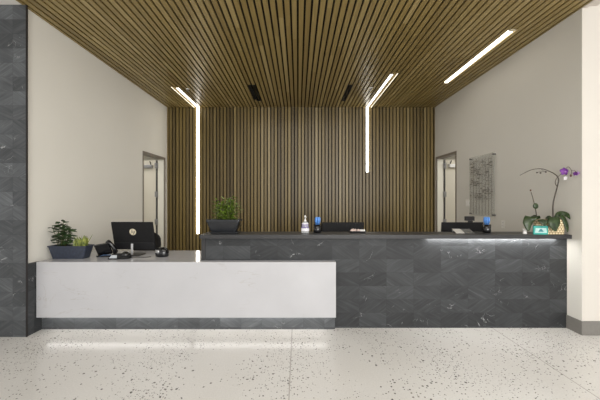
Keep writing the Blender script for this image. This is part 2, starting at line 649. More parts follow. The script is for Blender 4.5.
# corridors beyond the doors
for side, s, nm in ((XL, -1, 'left'), (XR, 1, 'right')):
    a, b = side + s * WT, side + s * 1.9
    w = MB()
    w.box(min(b, b + s * 0.1), max(b, b + s * 0.1), 4.6, 8.4, 0, 2.9)
    w.box(min(a, b), max(a, b), 8.3, 8.4, 0, 2.9)
    w.box(min(a, b), max(a, b), 4.5, 4.6, 0, 2.9)
    w.box(min(a, b), max(a, b), 4.5, 8.4, 2.8, 2.9)
    struct(w.build('wall_corridor_' + nm, M['wall_l']))


def doorway(n, side, s, y0, y1, zt):
    """Steel frame in the side wall; the leaf stands open into the corridor, hinged on the far jamb."""
    root = bpy.data.objects.new('door_%d' % n, None)
    C.objects.link(root)
    root.location = (side, (y0 + y1) / 2, 0)
    struct(root)
    root['label'] = 'open pale door in dark steel frame in the %s side wall' % ('left' if s < 0 else 'right')
    root['category'] = 'door'

    def bx(m, xa, xb, ya, yb, za, zb):
        m.box(min(side + s * xa, side + s * xb), max(side + s * xa, side + s * xb), ya, yb, za, zb)
    f = MB()
    bx(f, -0.014, WT + 0.014, y0, y0 + 0.025, 0, zt)
    bx(f, -0.014, WT + 0.014, y0 + 0.035, y1, zt - 0.045, zt)
    bx(f, -0.014, 0.012, y1 - 0.03, y1, 0, zt - 0.045)
    f.build('door_frame', M['frame'], root)
    j = MB()
    bx(j, 0.012, WT + 0.014, y1 - 0.035, y1, 0, zt - 0.045)
    j.build('jamb', M['jamb'], root)
    d = MB()
    bx(d, WT + 0.055, WT + 0.90, y1 - 0.04, y1 + 0.004, 0.012, zt - 0.06)
    leaf = d.build('door_leaf', M['leaf_door'], root, bevel=0.002)
    e = MB()
    bx(e, WT + 0.032, WT + 0.054, y1 - 0.043, y1 + 0.006, 0.012, zt - 0.06)
    e.build('edge_strip', M['dsteel'], leaf)
    for hz in (0.25, 1.0, 1.62, 2.26):
        h = MB()
        bx(h, WT + 0.005, WT + 0.075, y1 - 0.05, y1 - 0.041, hz - 0.06, hz + 0.06)
        c0 = Vector((side + s * (WT + 0.03), y1 - 0.06, hz - 0.08))
        h.tube([c0, c0 + Vector((0, 0, 0.14))], 0.009, 10)
        h.build('hinge', M['steel'], root)
    c = MB()
    bx(c, WT + 0.12, WT + 0.36, y1 - 0.11, y1 - 0.041, zt - 0.24, zt - 0.17)
    cl = c.build('door_closer', M['steel'] if s < 0 else M['white'], leaf, bevel=0.006)
    a = MB()
    p0 = Vector((side + s * (WT + 0.15), y1 - 0.08, zt - 0.165))
    a.tube([p0, p0 + Vector((0, 0, 0.03)), p0 + Vector((-s * 0.06, -0.16, 0.05))], 0.011, 8)
    a.build('closer_arm', M['dsteel'], cl)
    hd = MB()
    q = Vector((side + s * (WT + 0.83), y1 - 0.041, 1.0))
    hd.tube([q, q + Vector((0, -0.05, 0)), q + Vector((-s * 0.11, -0.055, 0))], 0.009, 10)
    hd.build('door_handle', M['steel'], leaf)


doorway(1, XL, -1, DL0, DL1, DLZ)
doorway(2, XR, 1, DR0, DR1, DRZ)

# ------------------------------------------------------------------ fixtures
GRP = 'white linear light strips set among the slats'
T = thing('linear_light', 'white L-shaped strip light running down to desk height, left of the planters', 'light', (L1X, YB, ZC), GRP)
MB().box(L1X - 0.013, L1X + 0.013, 5.682, YB - 0.006, ZC - 0.004, ZC + 0.03).build('ceiling_diffuser', M['led_ceiling'], T)
MB().box(L1X - 0.021, L1X + 0.021, YB - 0.008, YB + 0.03, 0.717, ZC + 0.03).build('wall_diffuser', M['led'], T)
MB().box(L1X - 0.084, L1X - 0.075, 5.62, YB - 0.01, ZC - 0.006, ZC - 0.001).build('spill_strip', M['spill_glow'], T)  # added glowing sliver: light spill on the next slat
T = thing('linear_light', 'white L-shaped strip light ending halfway down the slatted back wall', 'light', (L2X, YB, ZC), GRP)
MB().box(L2X - 0.013, L2X + 0.013, 5.062, YB - 0.006, ZC - 0.004, ZC + 0.03).build('ceiling_diffuser', M['led_ceiling'], T)
MB().box(L2X - 0.021, L2X + 0.021, YB - 0.008, YB + 0.03, 2.132, ZC + 0.03).build('wall_diffuser', M['led'], T)
MB().box(L2X + 0.075, L2X + 0.084, 5.02, YB - 0.01, ZC - 0.006, ZC - 0.001).build('spill_strip', M['spill_glow'], T)  # same spill sliver, added on the other side
T = thing('linear_light', 'straight white strip light in the ceiling near the right wall', 'light', (L3X, 4.6, ZC), GRP)
MB().box(L3X - 0.024, L3X + 0.024, 3.77, 5.42, ZC - 0.004, ZC + 0.03).build('ceiling_diffuser', M['led_ceiling'], T)
for a, b_ in ((3.732, 3.769), (5.421, 5.458)):
    MB().box(L3X - 0.031, L3X + 0.031, a, b_, ZC - 0.006, ZC + 0.03).build('end_cap', M['gold'], T, bevel=0.003)

for (vx, a, b_), lb in zip(VENTS, ('black slot vent in the slatted ceiling, nearer the long left strip light', 'black slot vent in the slatted ceiling, beside the shorter right strip light')):
    T = thing('ceiling_vent', lb, 'vent', (vx, (a + b_) / 2, ZC), 'black ceiling slot vents')
    m = MB()
    for xa, xb, ya, yb in ((-0.046, -0.034, a, b_), (0.034, 0.046, a, b_), (-0.034, 0.034, a, a + 0.012), (-0.034, 0.034, b_ - 0.012, b_)):
        m.box(vx + xa, vx + xb, ya, yb, ZC - 0.008, ZC + 0.03)
    m.build('frame', M['black2'], T)
    m = MB()
    for q in (-0.016, 0.0, 0.016):
        m.box(vx + q - 0.003, vx + q + 0.003, a + 0.012, b_ - 0.012, ZC - 0.002, ZC + 0.03)
    m.build('grille', M['gloss'], T)

for (sx, sy), lb in zip(((-2.106, 5.72), (1.375, 5.66)), ('small pale sprinkler head in the ceiling beside the left strip light', 'small pale sprinkler head in the ceiling beside the middle strip light')):
    T = thing('sprinkler_head', lb, 'sprinkler', (sx, sy, ZC), 'ceiling sprinkler heads')
    MB().lathe(sx, sy, [(0.034, ZC - 0.001), (0.03, ZC - 0.008), (0.012, ZC - 0.012)]).build('escutcheon', M['white'], T)
    MB().lathe(sx, sy, [(0.008, ZC - 0.01), (0.008, ZC - 0.04), (0.02, ZC - 0.042), (0.02, ZC - 0.045)]).build('deflector', M['steel'], T)

# ------------------------------------------------------------------ low white desk
DZ = 0.79
T = thing('reception_desk', 'low white quartz reception desk with floating front panel on a dark stone plinth', 'desk', (-1.26, 3.44, 0))
PX1 = 0.428
MB().box(XL + 0.048, -1.130, 3.40, 4.16, DZ - 0.035, DZ)  .box(-1.130, PX1, 3.40, 3.485, DZ - 0.035, DZ).build('worktop', M['quartz_top'], T, bevel=0.002)
MB().box(XL + 0.05, PX1, 3.382, 3.3995, 0.163, DZ).build('front_panel', M['quartz'], T, bevel=0.002)
MB().box(XL + 0.05, PX1 - 0.002, 3.458, 3.486, 0, 0.163).box(XL + 0.05, PX1 - 0.05, 3.41, 3.484, 0.175, DZ - 0.036).build('plinth', M['slate_light'], T)
for a, b_ in ((-2.84, -1.225), (-1.18, 0.335)):
    MB().box(a, b_, 3.404, 3.42, 0.158, 0.172).build('led_strip', M['led_under'], T)
MB().box(XL + 0.05, -1.16, 4.10, 4.14, 0.0, DZ - 0.036).build('back_panel', M['slate_dark'], T)

# ------------------------------------------------------------------ high dark counter
HZ = 1.092
CX0 = -1.125
T = thing('reception_counter', 'high dark stone reception counter with slate tile front and thick top', 'counter', (1.0, 3.6, 0))
MB().box(CX0, XR - 0.002, 3.43, 3.775, HZ - 0.046, HZ).build('countertop', M['slate_dark'], T, bevel=0.0025)
MB().box(CX0, CX0 + 0.047, 3.487, 3.775, 0, HZ - 0.0465).build('end_panel', M['slate_dark'], T, bevel=0.002)
MB().box(CX0 + 0.0475, XR - 0.002, 3.495, 3.60, 0, HZ - 0.0465).build('front_cladding', M['slate'], T)
MB().box(1.50, 3.00, 3.455, 3.482, HZ - 0.048, HZ - 0.0463).build('led_strip', M['led_soft'], T)
MB().box(CX0 + 0.05, XR - 0.01, 3.60, 4.45, 0.715, 0.75).build('work_surface', M['quartz_top'], T)
for a in (CX0 + 0.05, XR - 0.06):
    MB().box(a, a + 0.04, 3.78, 4.40, 0, 0.714).build('support_panel', M['slate_dark'], T)

# ------------------------------------------------------------------ monitors
def monitor(label, loc, yaw, tilt, zc, w, h, logo, base_z):
    """Back of the screen faces the lobby (-Y). loc = point on the desk under the neck."""
    T = thing('computer_monitor', label, 'monitor', loc, 'black computer monitors')
    O = Vector(loc)
    mx = Matrix.Translation(O + Vector((0, 0, zc))) @ Euler((tilt, 0, yaw)).to_matrix().to_4x4()
    ry = Euler((0, 0, yaw)).to_matrix().to_4x4()
    m = MB()
    m.rbox(-w / 2, w / 2, -h / 2, h / 2, 0.0, 0.02, 0.008, mx @ Matrix.Rotation(R(90), 4, 'X'))
    sh = m.build('housing', M['black2'], T)
    m = MB()
    m.box(-w / 2 + 0.01, w / 2 - 0.01, 0.0005, 0.002, -h / 2 + 0.018, h / 2 - 0.01, mx)
    m.build('screen', M['screen'], sh)
    m = MB()
    m.box(-w / 2 + 0.014, w / 2 - 0.014, -0.026, -0.0205, -h / 2 + 0.004, -h / 2 + h * 0.27, mx)
    m.build('lower_band', M['black'], sh, bevel=0.003)
    m = MB()
    nb = Matrix.Translation(O) @ ry
    m.box(-0.014, 0.014, -0.055, -0.043, 0.008, zc - h / 2 + 0.085, nb)
    m.build('neck', M['silver'], T, bevel=0.004)
    m = MB()
    m.rbox(-0.11, 0.11, -0.085, 0.10, 0.0005, 0.011, 0.03, nb)
    m.build('foot', M['black'], T)
    if logo:
        m = MB()
        L = mx @ Matrix.Translation((0, -0.0205, 0.055)) @ Matrix.Rotation(R(90), 4, 'X')
        m.lathe(0, 0, [(0.042, 0.0), (0.042, 0.0015), (0.0405, 0.002)], 32, mx=L, smooth=False)
        disc = m.build('emblem', M['gold'], T)
        disc['label'] = 'round pale emblem with the letters hp'
        m = MB()
        Z0, Z1 = 0.0021, 0.0026

        def bar(x0, y0, x1, y1, t):      # slanted stroke
            m.hexa([L @ Vector(q) for q in ((x0 - t, y0, Z0), (x0 + t, y0, Z0), (x1 + t, y1, Z0), (x1 - t, y1, Z0), (x0 - t, y0, Z1), (x0 + t, y0, Z1), (x1 + t, y1, Z1), (x1 - t, y1, Z1))])
        k = 0.32
        bar(-0.021, -0.016, -0.021 + 0.052 * k, 0.036, 0.0026)               # h stem, reaches the rim
        bar(-0.006, -0.016, -0.006 + 0.026 * k, 0.010, 0.0026)               # h leg
        m.hexa([L @ Vector(q) for q in ((-0.013, 0.010, Z0), (0.004, 0.010, Z0), (0.0048, 0.0145, Z0), (-0.0115, 0.0145, Z0), (-0.013, 0.010, Z1), (0.004, 0.010, Z1), (0.0048, 0.0145, Z1), (-0.0115, 0.0145, Z1))])
        bar(0.0035, -0.036, 0.0035 + 0.050 * k, 0.014, 0.0026)               # p stem
        bar(0.0205, -0.016, 0.0205 + 0.026 * k, 0.010, 0.0026)               # p bowl
        m.hexa([L @ Vector(q) for q in ((0.014, 0.010, Z0), (0.0295, 0.010, Z0), (0.029, 0.0145, Z0), (0.0155, 0.0145, Z0), (0.014, 0.010, Z1), (0.0295, 0.010, Z1), (0.029, 0.0145, Z1), (0.0155, 0.0145, Z1))])
        m.hexa([L @ Vector(q) for q in ((0.009, -0.016, Z0), (0.022, -0.016, Z0), (0.0225, -0.0115, Z0), (0.0105, -0.0115, Z0), (0.009, -0.016, Z1), (0.022, -0.016, Z1), (0.0225, -0.0115, Z1), (0.0105, -0.0115, Z1))])
        m.build('lettering', M['black'], disc)
    return T


mon = monitor('black monitor seen from behind with round pale emblem, on the low white desk', (-2.09, 3.83, DZ), R(-2), R(13), 0.247, 0.535, 0.365, True, 0)
m2 = monitor('plain black monitor behind the counter between the pen cup and the snack tray', (0.62, 4.16, 0.75), R(0), R(6), 0.255, 0.575, 0.36, False, 0)
m3 = copy_tree(m2)
m3.location = (2.265, 4.16, 0.75)
m3['label'] = 'plain black monitor behind the right end of the counter, below the wall art'

# ------------------------------------------------------------------ office chair behind the low desk
cx, cy = -2.41, 4.62
T = thing('office_chair', 'black office chair mostly hidden behind the emblem monitor', 'chair', (cx, cy, 0))
mx = Matrix.Translation((cx, cy, 0))
m = MB()
m.loft([(rr(-0.23, 0.23, -0.22, 0.24, 0.09, i_), z) for i_, z in ((0.03, 0.45), (0.0, 0.47), (0.0, 0.51), (0.035, 0.54))], mx, smooth=True)
m.build('seat', M['fabric'], T)
m = MB()
rows = []
for j in range(9):
    t = j / 8
    z = 0.58 + 0.40 * t
    hw = 0.13 + 0.09 * math.sin(min(1, t * 1.3 + 0.12) * math.pi * 0.62) - 0.11 * max(0, t - 0.75) / 0.25 * (max(0, t - 0.75) / 0.25)
    pts = []
    for k_ in range(9):
        u = -1 + k_ / 4
        pts.append((hw * u, -0.235 + 0.05 * u * u + 0.03 * (t - 0.4) ** 2, z))
    for k_ in range(8, -1, -1):
        u = -1 + k_ / 4
        pts.append((hw * u, -0.195 + 0.05 * u * u + 0.03 * (t - 0.4) ** 2, z))
    rows.append(([Vector(q) for q in pts], 0))
m.loft(rows, mx, smooth=True)
# the chair faces the desk, so the back is on its far side
for v in m.bm.verts:
    v.co.y = 2 * cy - v.co.y
m.build('backrest', M['fabric'], T)
m = MB()
m.tube([mx @ Vector(q) for q in ((0, 0.05, 0.45), (0, 0.26, 0.44), (0, 0.285, 0.55), (0, 0.255, 0.72))], [0.022, 0.02, 0.02, 0.014])
m.build('back_support', M['black'], T)
for s in (-1, 1):
    m = MB()
    m.tube([mx @ Vector(q) for q in ((s * 0.2, 0.05, 0.47), (s * 0.28, 0.05, 0.5), (s * 0.285, 0.05, 0.64))], 0.014)
    m.rbox(s * 0.285 - 0.03, s * 0.285 + 0.03, -0.1, 0.15, 0.64, 0.665, 0.02, mx)
    m.build('armrest', M['black'], T)
m = MB()
m.lathe(cx, cy, [(0.03, 0.08), (0.03, 0.25), (0.018, 0.255), (0.018, 0.45)])
m.build('gas_column', M['dsteel'], T)
for q in range(5):
    a = R(72 * q + 20)
    d = Vector((math.cos(a), math.sin(a), 0))
    p = Vector((cx, cy, 0))
    m = MB()
    m.tube([p + Vector((0, 0, 0.1)), p + d * 0.15 + Vector((0, 0, 0.095)), p + d * 0.29 + Vector((0, 0, 0.07))], [0.026, 0.022, 0.016])
    lg = m.build('leg', M['black'], T)
    m = MB()
    e = p + d * 0.29
    nn = Vector((-d.y, d.x, 0))
    for s in (-1, 1):
        c_ = e + nn * 0.014 * s + Vector((0, 0, 0.03))
        m.tube([c_ - nn * 0.009, c_ + nn * 0.009], 0.029, 14)
    m.tube([e + Vector((0, 0, 0.03)), e + Vector((0, 0, 0.075))], 0.007)
    m.build('caster', M['gloss'], lg)

# ------------------------------------------------------------------ desk phone
px, py_ = -2.385, 3.75
T = thing('desk_phone', 'black desk phone with curved handset left of the emblem monitor', 'telephone', (px, py_, DZ))
ph = Matrix.Translation((px, py_, DZ)) @ Matrix.Rotation(R(8), 4, 'Z')
m = MB()
m.rbox(-0.10, 0.115, -0.075, 0.10, 0.001, 0.018, 0.02, ph)
m.build('base', M['gloss'], T)
m = MB()
body = ph @ Matrix.Translation((-0.02, -0.02, 0.022)) @ Matrix.Rotation(R(-10), 4, 'Y') @ Matrix.Rotation(R(24), 4, 'X')
m.rbox(-0.07, 0.095, -0.012, 0.018, 0.0, 0.15, 0.008, body)
bd = m.build('body', M['gloss'], T)
m = MB()
m.box(-0.065, 0.03, 0.0185, 0.020, 0.06, 0.11, body)
m.build('display', M['greyscreen'], bd)
m = MB()
for r_ in range(4):
    for c_ in range(3):
        m.box(-0.05 + 0.028 * c_, -0.03 + 0.028 * c_, 0.0185, 0.022, 0.006 + r_ * 0.0125, 0.015 + r_ * 0.0125, body)
m.build('keypad', M['dsteel'], bd)
m = MB()
m.tube([ph @ Vector(q) for q in ((0.012, -0.03, 0.165), (0.035, -0.05, 0.18), (0.066, -0.05, 0.155), (0.092, -0.04, 0.11), (0.11, -0.03, 0.06), (0.104, -0.03, 0.03))], [0.024, 0.030, 0.024, 0.022, 0.027, 0.02], 12)
m.build('handset', M['gloss'], T)
m = MB()
m.tube([ph @ Vector(q) for q in ((-0.045, -0.085, 0.012), (0.0, -0.092, 0.028), (0.06, -0.088, 0.028), (0.12, -0.06, 0.01), (0.16, -0.03, 0.006))], 0.005, 8)
m.build('cord', M['blueglow'], T)

# ------------------------------------------------------------------ card reader in front of the monitor
qx, qy = -2.125, 3.585
T = thing('card_reader', 'low black card reader with pale screen in front of the emblem monitor', 'card reader', (qx, qy, DZ))
q_ = Matrix.Translation((qx, qy, DZ)) @ Matrix.Rotation(R(6), 4, 'Z')
m = MB()
m.loft([(rr(-0.125, 0.115, -0.05, 0.06, 0.03), 0.001), (rr(-0.125, 0.115, -0.05, 0.06, 0.03), 0.016), (rr(-0.085, 0.10, -0.03, 0.05, 0.025), 0.055)], q_, smooth=False)
bd = m.build('body', M['black2'], T)
m = MB()
m.hexa([q_ @ Vector(v) for v in ((-0.105, -0.052, 0.014), (-0.015, -0.052, 0.014), (-0.02, -0.036, 0.048), (-0.08, -0.036, 0.048), (-0.105, -0.046, 0.014), (-0.015, -0.046, 0.014), (-0.02, -0.03, 0.048), (-0.08, -0.03, 0.048))])
m.build('screen', M['greyscreen'], bd)
m = MB()
m.ball(q_ @ Vector((0.062, -0.005, 0.045)), 0.05, 16, 10, (1, 0.9, 0.78))
m.build('reader_head', M['gloss'], T)
m = MB()
m.tube([q_ @ Vector(v) for v in ((0.11, 0.02, 0.01), (0.18, 0.05, 0.006), (0.26, 0.03, 0.005), (0.33, 0.06, 0.005))], 0.004, 8)
m.build('cable', M['black'], T)

# rounded device at the right end
sx, sy = -1.685, 3.72
T = thing('tabletop_speaker', 'rounded black tabletop speaker with silver band right of the emblem monitor', 'speaker', (sx, sy, DZ))
k_ = Matrix.Translation((sx, sy, DZ)) @ Matrix.Rotation(R(-12), 4, 'Z')
m = MB()
m.lathe(0, 0, [(0.075, 0.001), (0.084, 0.012), (0.086, 0.045), (0.078, 0.085), (0.055, 0.108), (0.02, 0.118)], 28, 1.0, 0.75, k_)
bd = m.build('shell', M['gloss'], T)
m = MB()
ring = []
for j, (r_, z_) in enumerate(((0.0868, 0.05), (0.0845, 0.07), (0.0800, 0.086))):
    ring.append([m.bm.verts.new(k_ @ Vector((r_ * math.cos(a), 0.75 * r_ * math.sin(a), z_))) for a in [R(190 + 9 * i) for i in range(10)]])
for a, b_ in zip(ring, ring[1:]):
    for i in range(9):
        m.face([a[i], a[i + 1], b_[i + 1], b_[i]], True)
m.build('silver_band', M['silver'], bd, solid=0.003)

# ------------------------------------------------------------------ planters
def trough(mx, tw, td, bw, bdp, h, wall=0.014, rim=0.012):
    m = MB()
    o = lambda w_, d_, r_: rr(-w_ / 2, w_ / 2, -d_ / 2, d_ / 2, r_)
    m.loft([(o(bw, bdp, 0.015), 0.001), (o(tw - 0.012, td - 0.012, 0.018), h - rim), (o(tw, td, 0.018), h - rim), (o(tw, td, 0.018), h),
            (o(tw - 2 * wall, td - 2 * wall, 0.012), h), (o(tw - 2 * wall - 0.01, td - 2 * wall - 0.01, 0.012), h - min(0.03, h * 0.6))], mx)
    return m


P0 = Vector((-2.735, 3.62, DZ))
T = thing('potted_plant', 'blue-grey trough planter with bushy and spiky plants on the white desk', 'plant', P0, 'potted plants')
mx = Matrix.Translation(P0)
trough(mx, 0.462, 0.17, 0.37, 0.12, 0.155).build('planter', M['navy'], T)
MB().box(-0.208, 0.208, -0.066, 0.066, 0.118, 0.138, mx).build('soil', M['soil'], T)
r1 = random.Random(4)
st, fo = MB(), MB()
for j in range(11):
    bx_, by_ = r1.uniform(-0.16, -0.04), r1.uniform(-0.03, 0.04)
    a = r1.uniform(0, 6.28)
    hh = r1.uniform(0.17, 0.33)
    bx_ -= 0.02
    top = Vector((bx_ + 0.035 * math.cos(a), by_ + 0.035 * math.sin(a), 0.135 + hh))
    if j < 3:
        top = Vector((-0.10 + 0.05 * j - 0.05, 0.0, 0.135 + 0.33 - 0.05 * abs(j - 1)))
    b0 = Vector((bx_ * 0.6 - 0.04, by_, 0.136))
    mid = (b0 + top) / 2 + Vector((0.015 * math.cos(a), 0.01, 0.02))
    st.tube([mx @ b0, mx @ mid, mx @ top], [0.0035, 0.003, 0.002], 6)
    for k_ in range(10):
        t = 0.18 + 0.82 * k_ / 9
        p = b0 * (1 - t) ** 2 + mid * 2 * t * (1 - t) + top * t * t
        aa = a + k_ * 2.4 + r1.uniform(-0.3, 0.3)
        d = Vector((math.cos(aa), 0.75 * math.sin(aa), r1.uniform(-0.35, 0.5))).normalized()
        ln = r1.uniform(0.055, 0.095)
        pts = [mx @ (p + d * ln * q + Vector((0, 0, -0.014 * q * q))) for q in (0, 0.25, 0.5, 0.75, 1.0)]
        for q in pts:
            q.x = max(q.x, -2.985)
        fo.blade(pts, [0.004, 0.038, 0.054, 0.036, 0.002], Vector((-d.y, d.x, 0.3)), 0.14)
st.build('stem', M['stemg'], T)
fo.build('foliage', M['dgreen'], T)
fo = MB()
for j in range(24):
    bx_, by_ = r1.uniform(0.055, 0.185), r1.uniform(-0.045, 0.04)
    d = Vector((r1.uniform(-0.25, 0.25) + (bx_ - 0.12) * 1.6, r1.uniform(-0.3, 0.2), 1)).normalized()
    ln = r1.uniform(0.08, 0.15) if j else 0.19
    b0 = Vector((bx_, by_, 0.13))
    if j == 0:
        d = Vector((0.45, 0, 0.8)).normalized()
        b0 = Vector((0.17, 0, 0.13))
    sd = Vector((math.cos(j), math.sin(j) * 0.6, 0))
    fo.blade([mx @ (b0 + d * ln * q) for q in (0, 0.25, 0.5, 0.75, 1)], [0.02, 0.034, 0.034, 0.022, 0.001] if j else [0.008, 0.01, 0.009, 0.006, 0.001], sd, 0.18)
fo.build('spiky_leaves', M['snake'], T)

P1 = Vector((-0.887, 3.62, HZ))
T = thing('potted_plant', 'charcoal planter with fresh green bamboo-like plant on the dark counter', 'plant', P1, 'potted plants')
mx = Matrix.Translation(P1)
MB().rbox(-0.155, 0.175, -0.085, 0.085, 0.001, 0.02, 0.02, mx).build('saucer', M['char'], T)
m2_ = Matrix.Translation(P1 + Vector((0, 0, 0.0205)))
trough(m2_, 0.40, 0.19, 0.30, 0.13, 0.145, 0.013, 0.022).build('planter', M['char'], T)
MB().box(-0.17, 0.17, -0.07, 0.07, 0.105, 0.125, m2_).build('soil', M['soil'], T)
st, fo = MB(), MB()
for j in range(38):
    b0 = Vector((r1.uniform(-0.10, 0.10), r1.uniform(-0.045, 0.045), 0.14))
    hh = r1.uniform(0.16, 0.285)
    top = b0 + Vector((b0.x * 0.45 + r1.uniform(-0.03, 0.03), r1.uniform(-0.02, 0.02), hh))
    st.tube([mx @ b0, mx @ ((b0 + top) / 2 + Vector((r1.uniform(-0.008, 0.008), 0, 0))), mx @ top], [0.0032, 0.0028, 0.0015], 6)
    for k_ in range(15):
        t = 0.15 + 0.85 * k_ / 14
        p = b0.lerp(top, t)
        aa = r1.uniform(0, 6.28)
        d = Vector((math.cos(aa), 0.8 * math.sin(aa), r1.uniform(-0.2, 0.9))).normalized()
        ln = r1.uniform(0.055, 0.095)
        fo.blade([mx @ (p + d * ln * q + Vector((0, 0, -0.018 * q * q))) for q in (0, 0.3, 0.6, 1.0)], [0.004, 0.018, 0.016, 0.001], Vector((-d.y, d.x, 0.1)), 0.12)
st.build('stem', M['stemg'], T)
fo.build('foliage', M['bamboo'], T)

# ------------------------------------------------------------------ sanitizer bottle
B0 = Vector((0.086, 3.60, HZ))
T = thing('sanitizer_bottle', 'clear pump bottle with white and violet label on the counter', 'bottle', B0)
mx = Matrix.Translation(B0)
ov = lambda w_, d_: [(1.1 * w_ * math.cos(2 * math.pi * i / 24), d_ * math.sin(2 * math.pi * i / 24)) for i in range(24)]
m = MB()
m.loft([(ov(0.040, 0.026), 0.001), (ov(0.043, 0.029), 0.006), (ov(0.043, 0.029), 0.06), (ov(0.036, 0.025), 0.085), (ov(0.034, 0.024), 0.122), (ov(0.026, 0.02), 0.134), (ov(0.012, 0.012), 0.14)], mx, smooth=True)
bd = m.build('bottle_body', M['clearbottle'], T)
m = MB()
m.loft([(ov(0.0437, 0.0297), 0.026), (ov(0.0437, 0.0297), 0.058)], mx, cap0=False, cap1=False, smooth=True)
m.loft([(ov(0.0347, 0.0247), 0.088), (ov(0.0347, 0.0247), 0.12)], mx, cap0=False, cap1=False, smooth=True)
lb = m.build('label', M['label'], bd)
m = MB()
m.loft([(ov(0.0353, 0.0253), 0.094), (ov(0.0353, 0.0253), 0.107)], mx, cap0=False, cap1=False, smooth=True)
m.loft([(ov(0.0412, 0.028), 0.0665), (ov(0.0372, 0.0262), 0.082)], mx, cap0=False, cap1=False, smooth=True)
m.build('label_band', M['violet'], lb)
m = MB()
m.lathe(B0.x, B0.y, [(0.0135, HZ + 0.138), (0.0135, HZ + 0.158), (0.008, HZ + 0.162), (0.005, HZ + 0.168), (0.005, HZ + 0.188), (0.010, HZ + 0.190), (0.010, HZ + 0.204), (0.004, HZ + 0.215)], 16)
m.tube([mx @ Vector((0, 0, 0.196)), mx @ Vector((0.01, -0.03, 0.198)), mx @ Vector((0.012, -0.038, 0.19))], [0.006, 0.005, 0.004], 10)
m.build('pump', M['white'], T)

# ------------------------------------------------------------------ pen cups and pens
U0 = Vector((0.236, 3.66, HZ))
cup = thing('pen_cup', 'black pen cup of blue pens beside the clear pump bottle', 'cup', U0, 'black pen cups on the counter')
m = MB()
m.lathe(U0.x, U0.y, [(0.042, HZ + 0.001), (0.046, HZ + 0.008), (0.049, HZ + 0.10), (0.045, HZ + 0.10), (0.042, HZ + 0.012)], 24)
cb_ = m.build('cup_body', M['gloss'], cup)
m = MB()
m.lathe(U0.x, U0.y, [(0.0465, HZ + 0.018), (0.0472, HZ + 0.018), (0.0478, HZ + 0.03), (0.0470, HZ + 0.03)], 24)
m.build('band', M['black2'], cb_)
cup2 = copy_tree(cup)
cup2.location = (2.30, 3.66, HZ)
cup2['label'] = 'black pen cup of blue pens in front of the right-hand monitor'
pen0 = None
for ci, (c0, lbl, grp) in enumerate(((U0, 'blue pen standing in the cup beside the pump bottle', 'blue pens in the left cup'), (Vector(cup2.location), 'blue pen standing in the cup before the right-hand monitor', 'blue pens in the right cup'))):
    for j in range(7):
        a = R(60 * j) + 0.3 * ci
        rad = 0.0 if j == 6 else 0.0225
        if pen0 is None:
            m = MB()
            m.lathe(0, 0, [(0.001, 0.0), (0.004, 0.012), (0.0048, 0.02), (0.0048, 0.104), (0.0095, 0.106), (0.0108, 0.15), (0.0100, 0.172), (0.004, 0.178)], 10)
            m.box(0.0100, 0.0120, -0.002, 0.002, 0.118, 0.168)
            o = m.build('pen', M['blue'])
            pen0 = o
        else:
            o = pen0.copy()
            C.objects.link(o)
        o.location = c0 + Vector((rad * math.cos(a), rad * math.sin(a), 0.0125))
        lean = R(0.8 + 1.8 * ((j * 0.61) % 1)) if j < 6 else 0.0
        o.rotation_euler = (lean * -math.sin(a), lean * math.cos(a), a)
        tag(o, lbl, 'pen', grp)

# ------------------------------------------------------------------ snack tray, leaflets
S0 = Vector((0.725, 3.66, HZ))
T = thing('snack_tray', 'shallow dark tray holding small pale items on the counter', 'tray', S0)
mx = Matrix.Translation(S0)
trough(mx, 0.20, 0.11, 0.18, 0.09, 0.022, 0.005, 0.004).build('tray_body', M['black'], T)
MB().box(-0.085, 0.085, -0.045, 0.045, 0.004, 0.008, mx).build('liner', M['fabric'], T)
for j, (dx, dy, rz, mt) in enumerate(((-0.065, -0.015, 10, 'candy'), (-0.028, 0.0, -25, 'candy'), (0.01, -0.02, 15, 'candy'), (-0.045, 0.03, 80, 'candy'))):
    m = MB()
    q = mx @ Matrix.Translation((dx, dy, 0.0095)) @ Matrix.Rotation(R(rz), 4, 'Z')
    m.loft([([q @ Vector((xx, r_ * math.cos(t_), 0.019 + r_ * math.sin(t_))) for t_ in [2 * math.pi * i / 10 for i in range(10)]], 0)
            for xx, r_ in ((-0.026, 0.010), (-0.016, 0.004), (-0.012, 0.015), (0.0, 0.018), (0.012, 0.015), (0.016, 0.004), (0.026, 0.010))], smooth=True)
    o = m.build('wrapped_candy', M[mt])
    tag(o, 'small pale wrapped candy in the dark tray', 'candy', 'candies in the dark tray')
m = MB()
q = mx @ Matrix.Translation((0.06, 0.0, 0.0095)) @ Matrix.Rotation(R(-12), 4, 'Z')
m.rbox(-0.03, 0.03, -0.035, 0.035, 0.0, 0.015, 0.008, q)
bx_ = m.build('packet', M['candy_w'])
tag(bx_, 'white flat packet lying at the right end of the dark tray', 'packet')
q = q @ Matrix.Translation((0, 0, 0.0155)) @ Matrix.Rotation(R(9), 4, 'Z')
m = MB().rbox(-0.03, 0.03, -0.03, 0.03, 0.0, 0.012, 0.008, q)
tag(m.build('packet', M['candy_w']), 'white packet resting on another one in the dark tray', 'packet')
P_ = W(463, 232, 3.63)
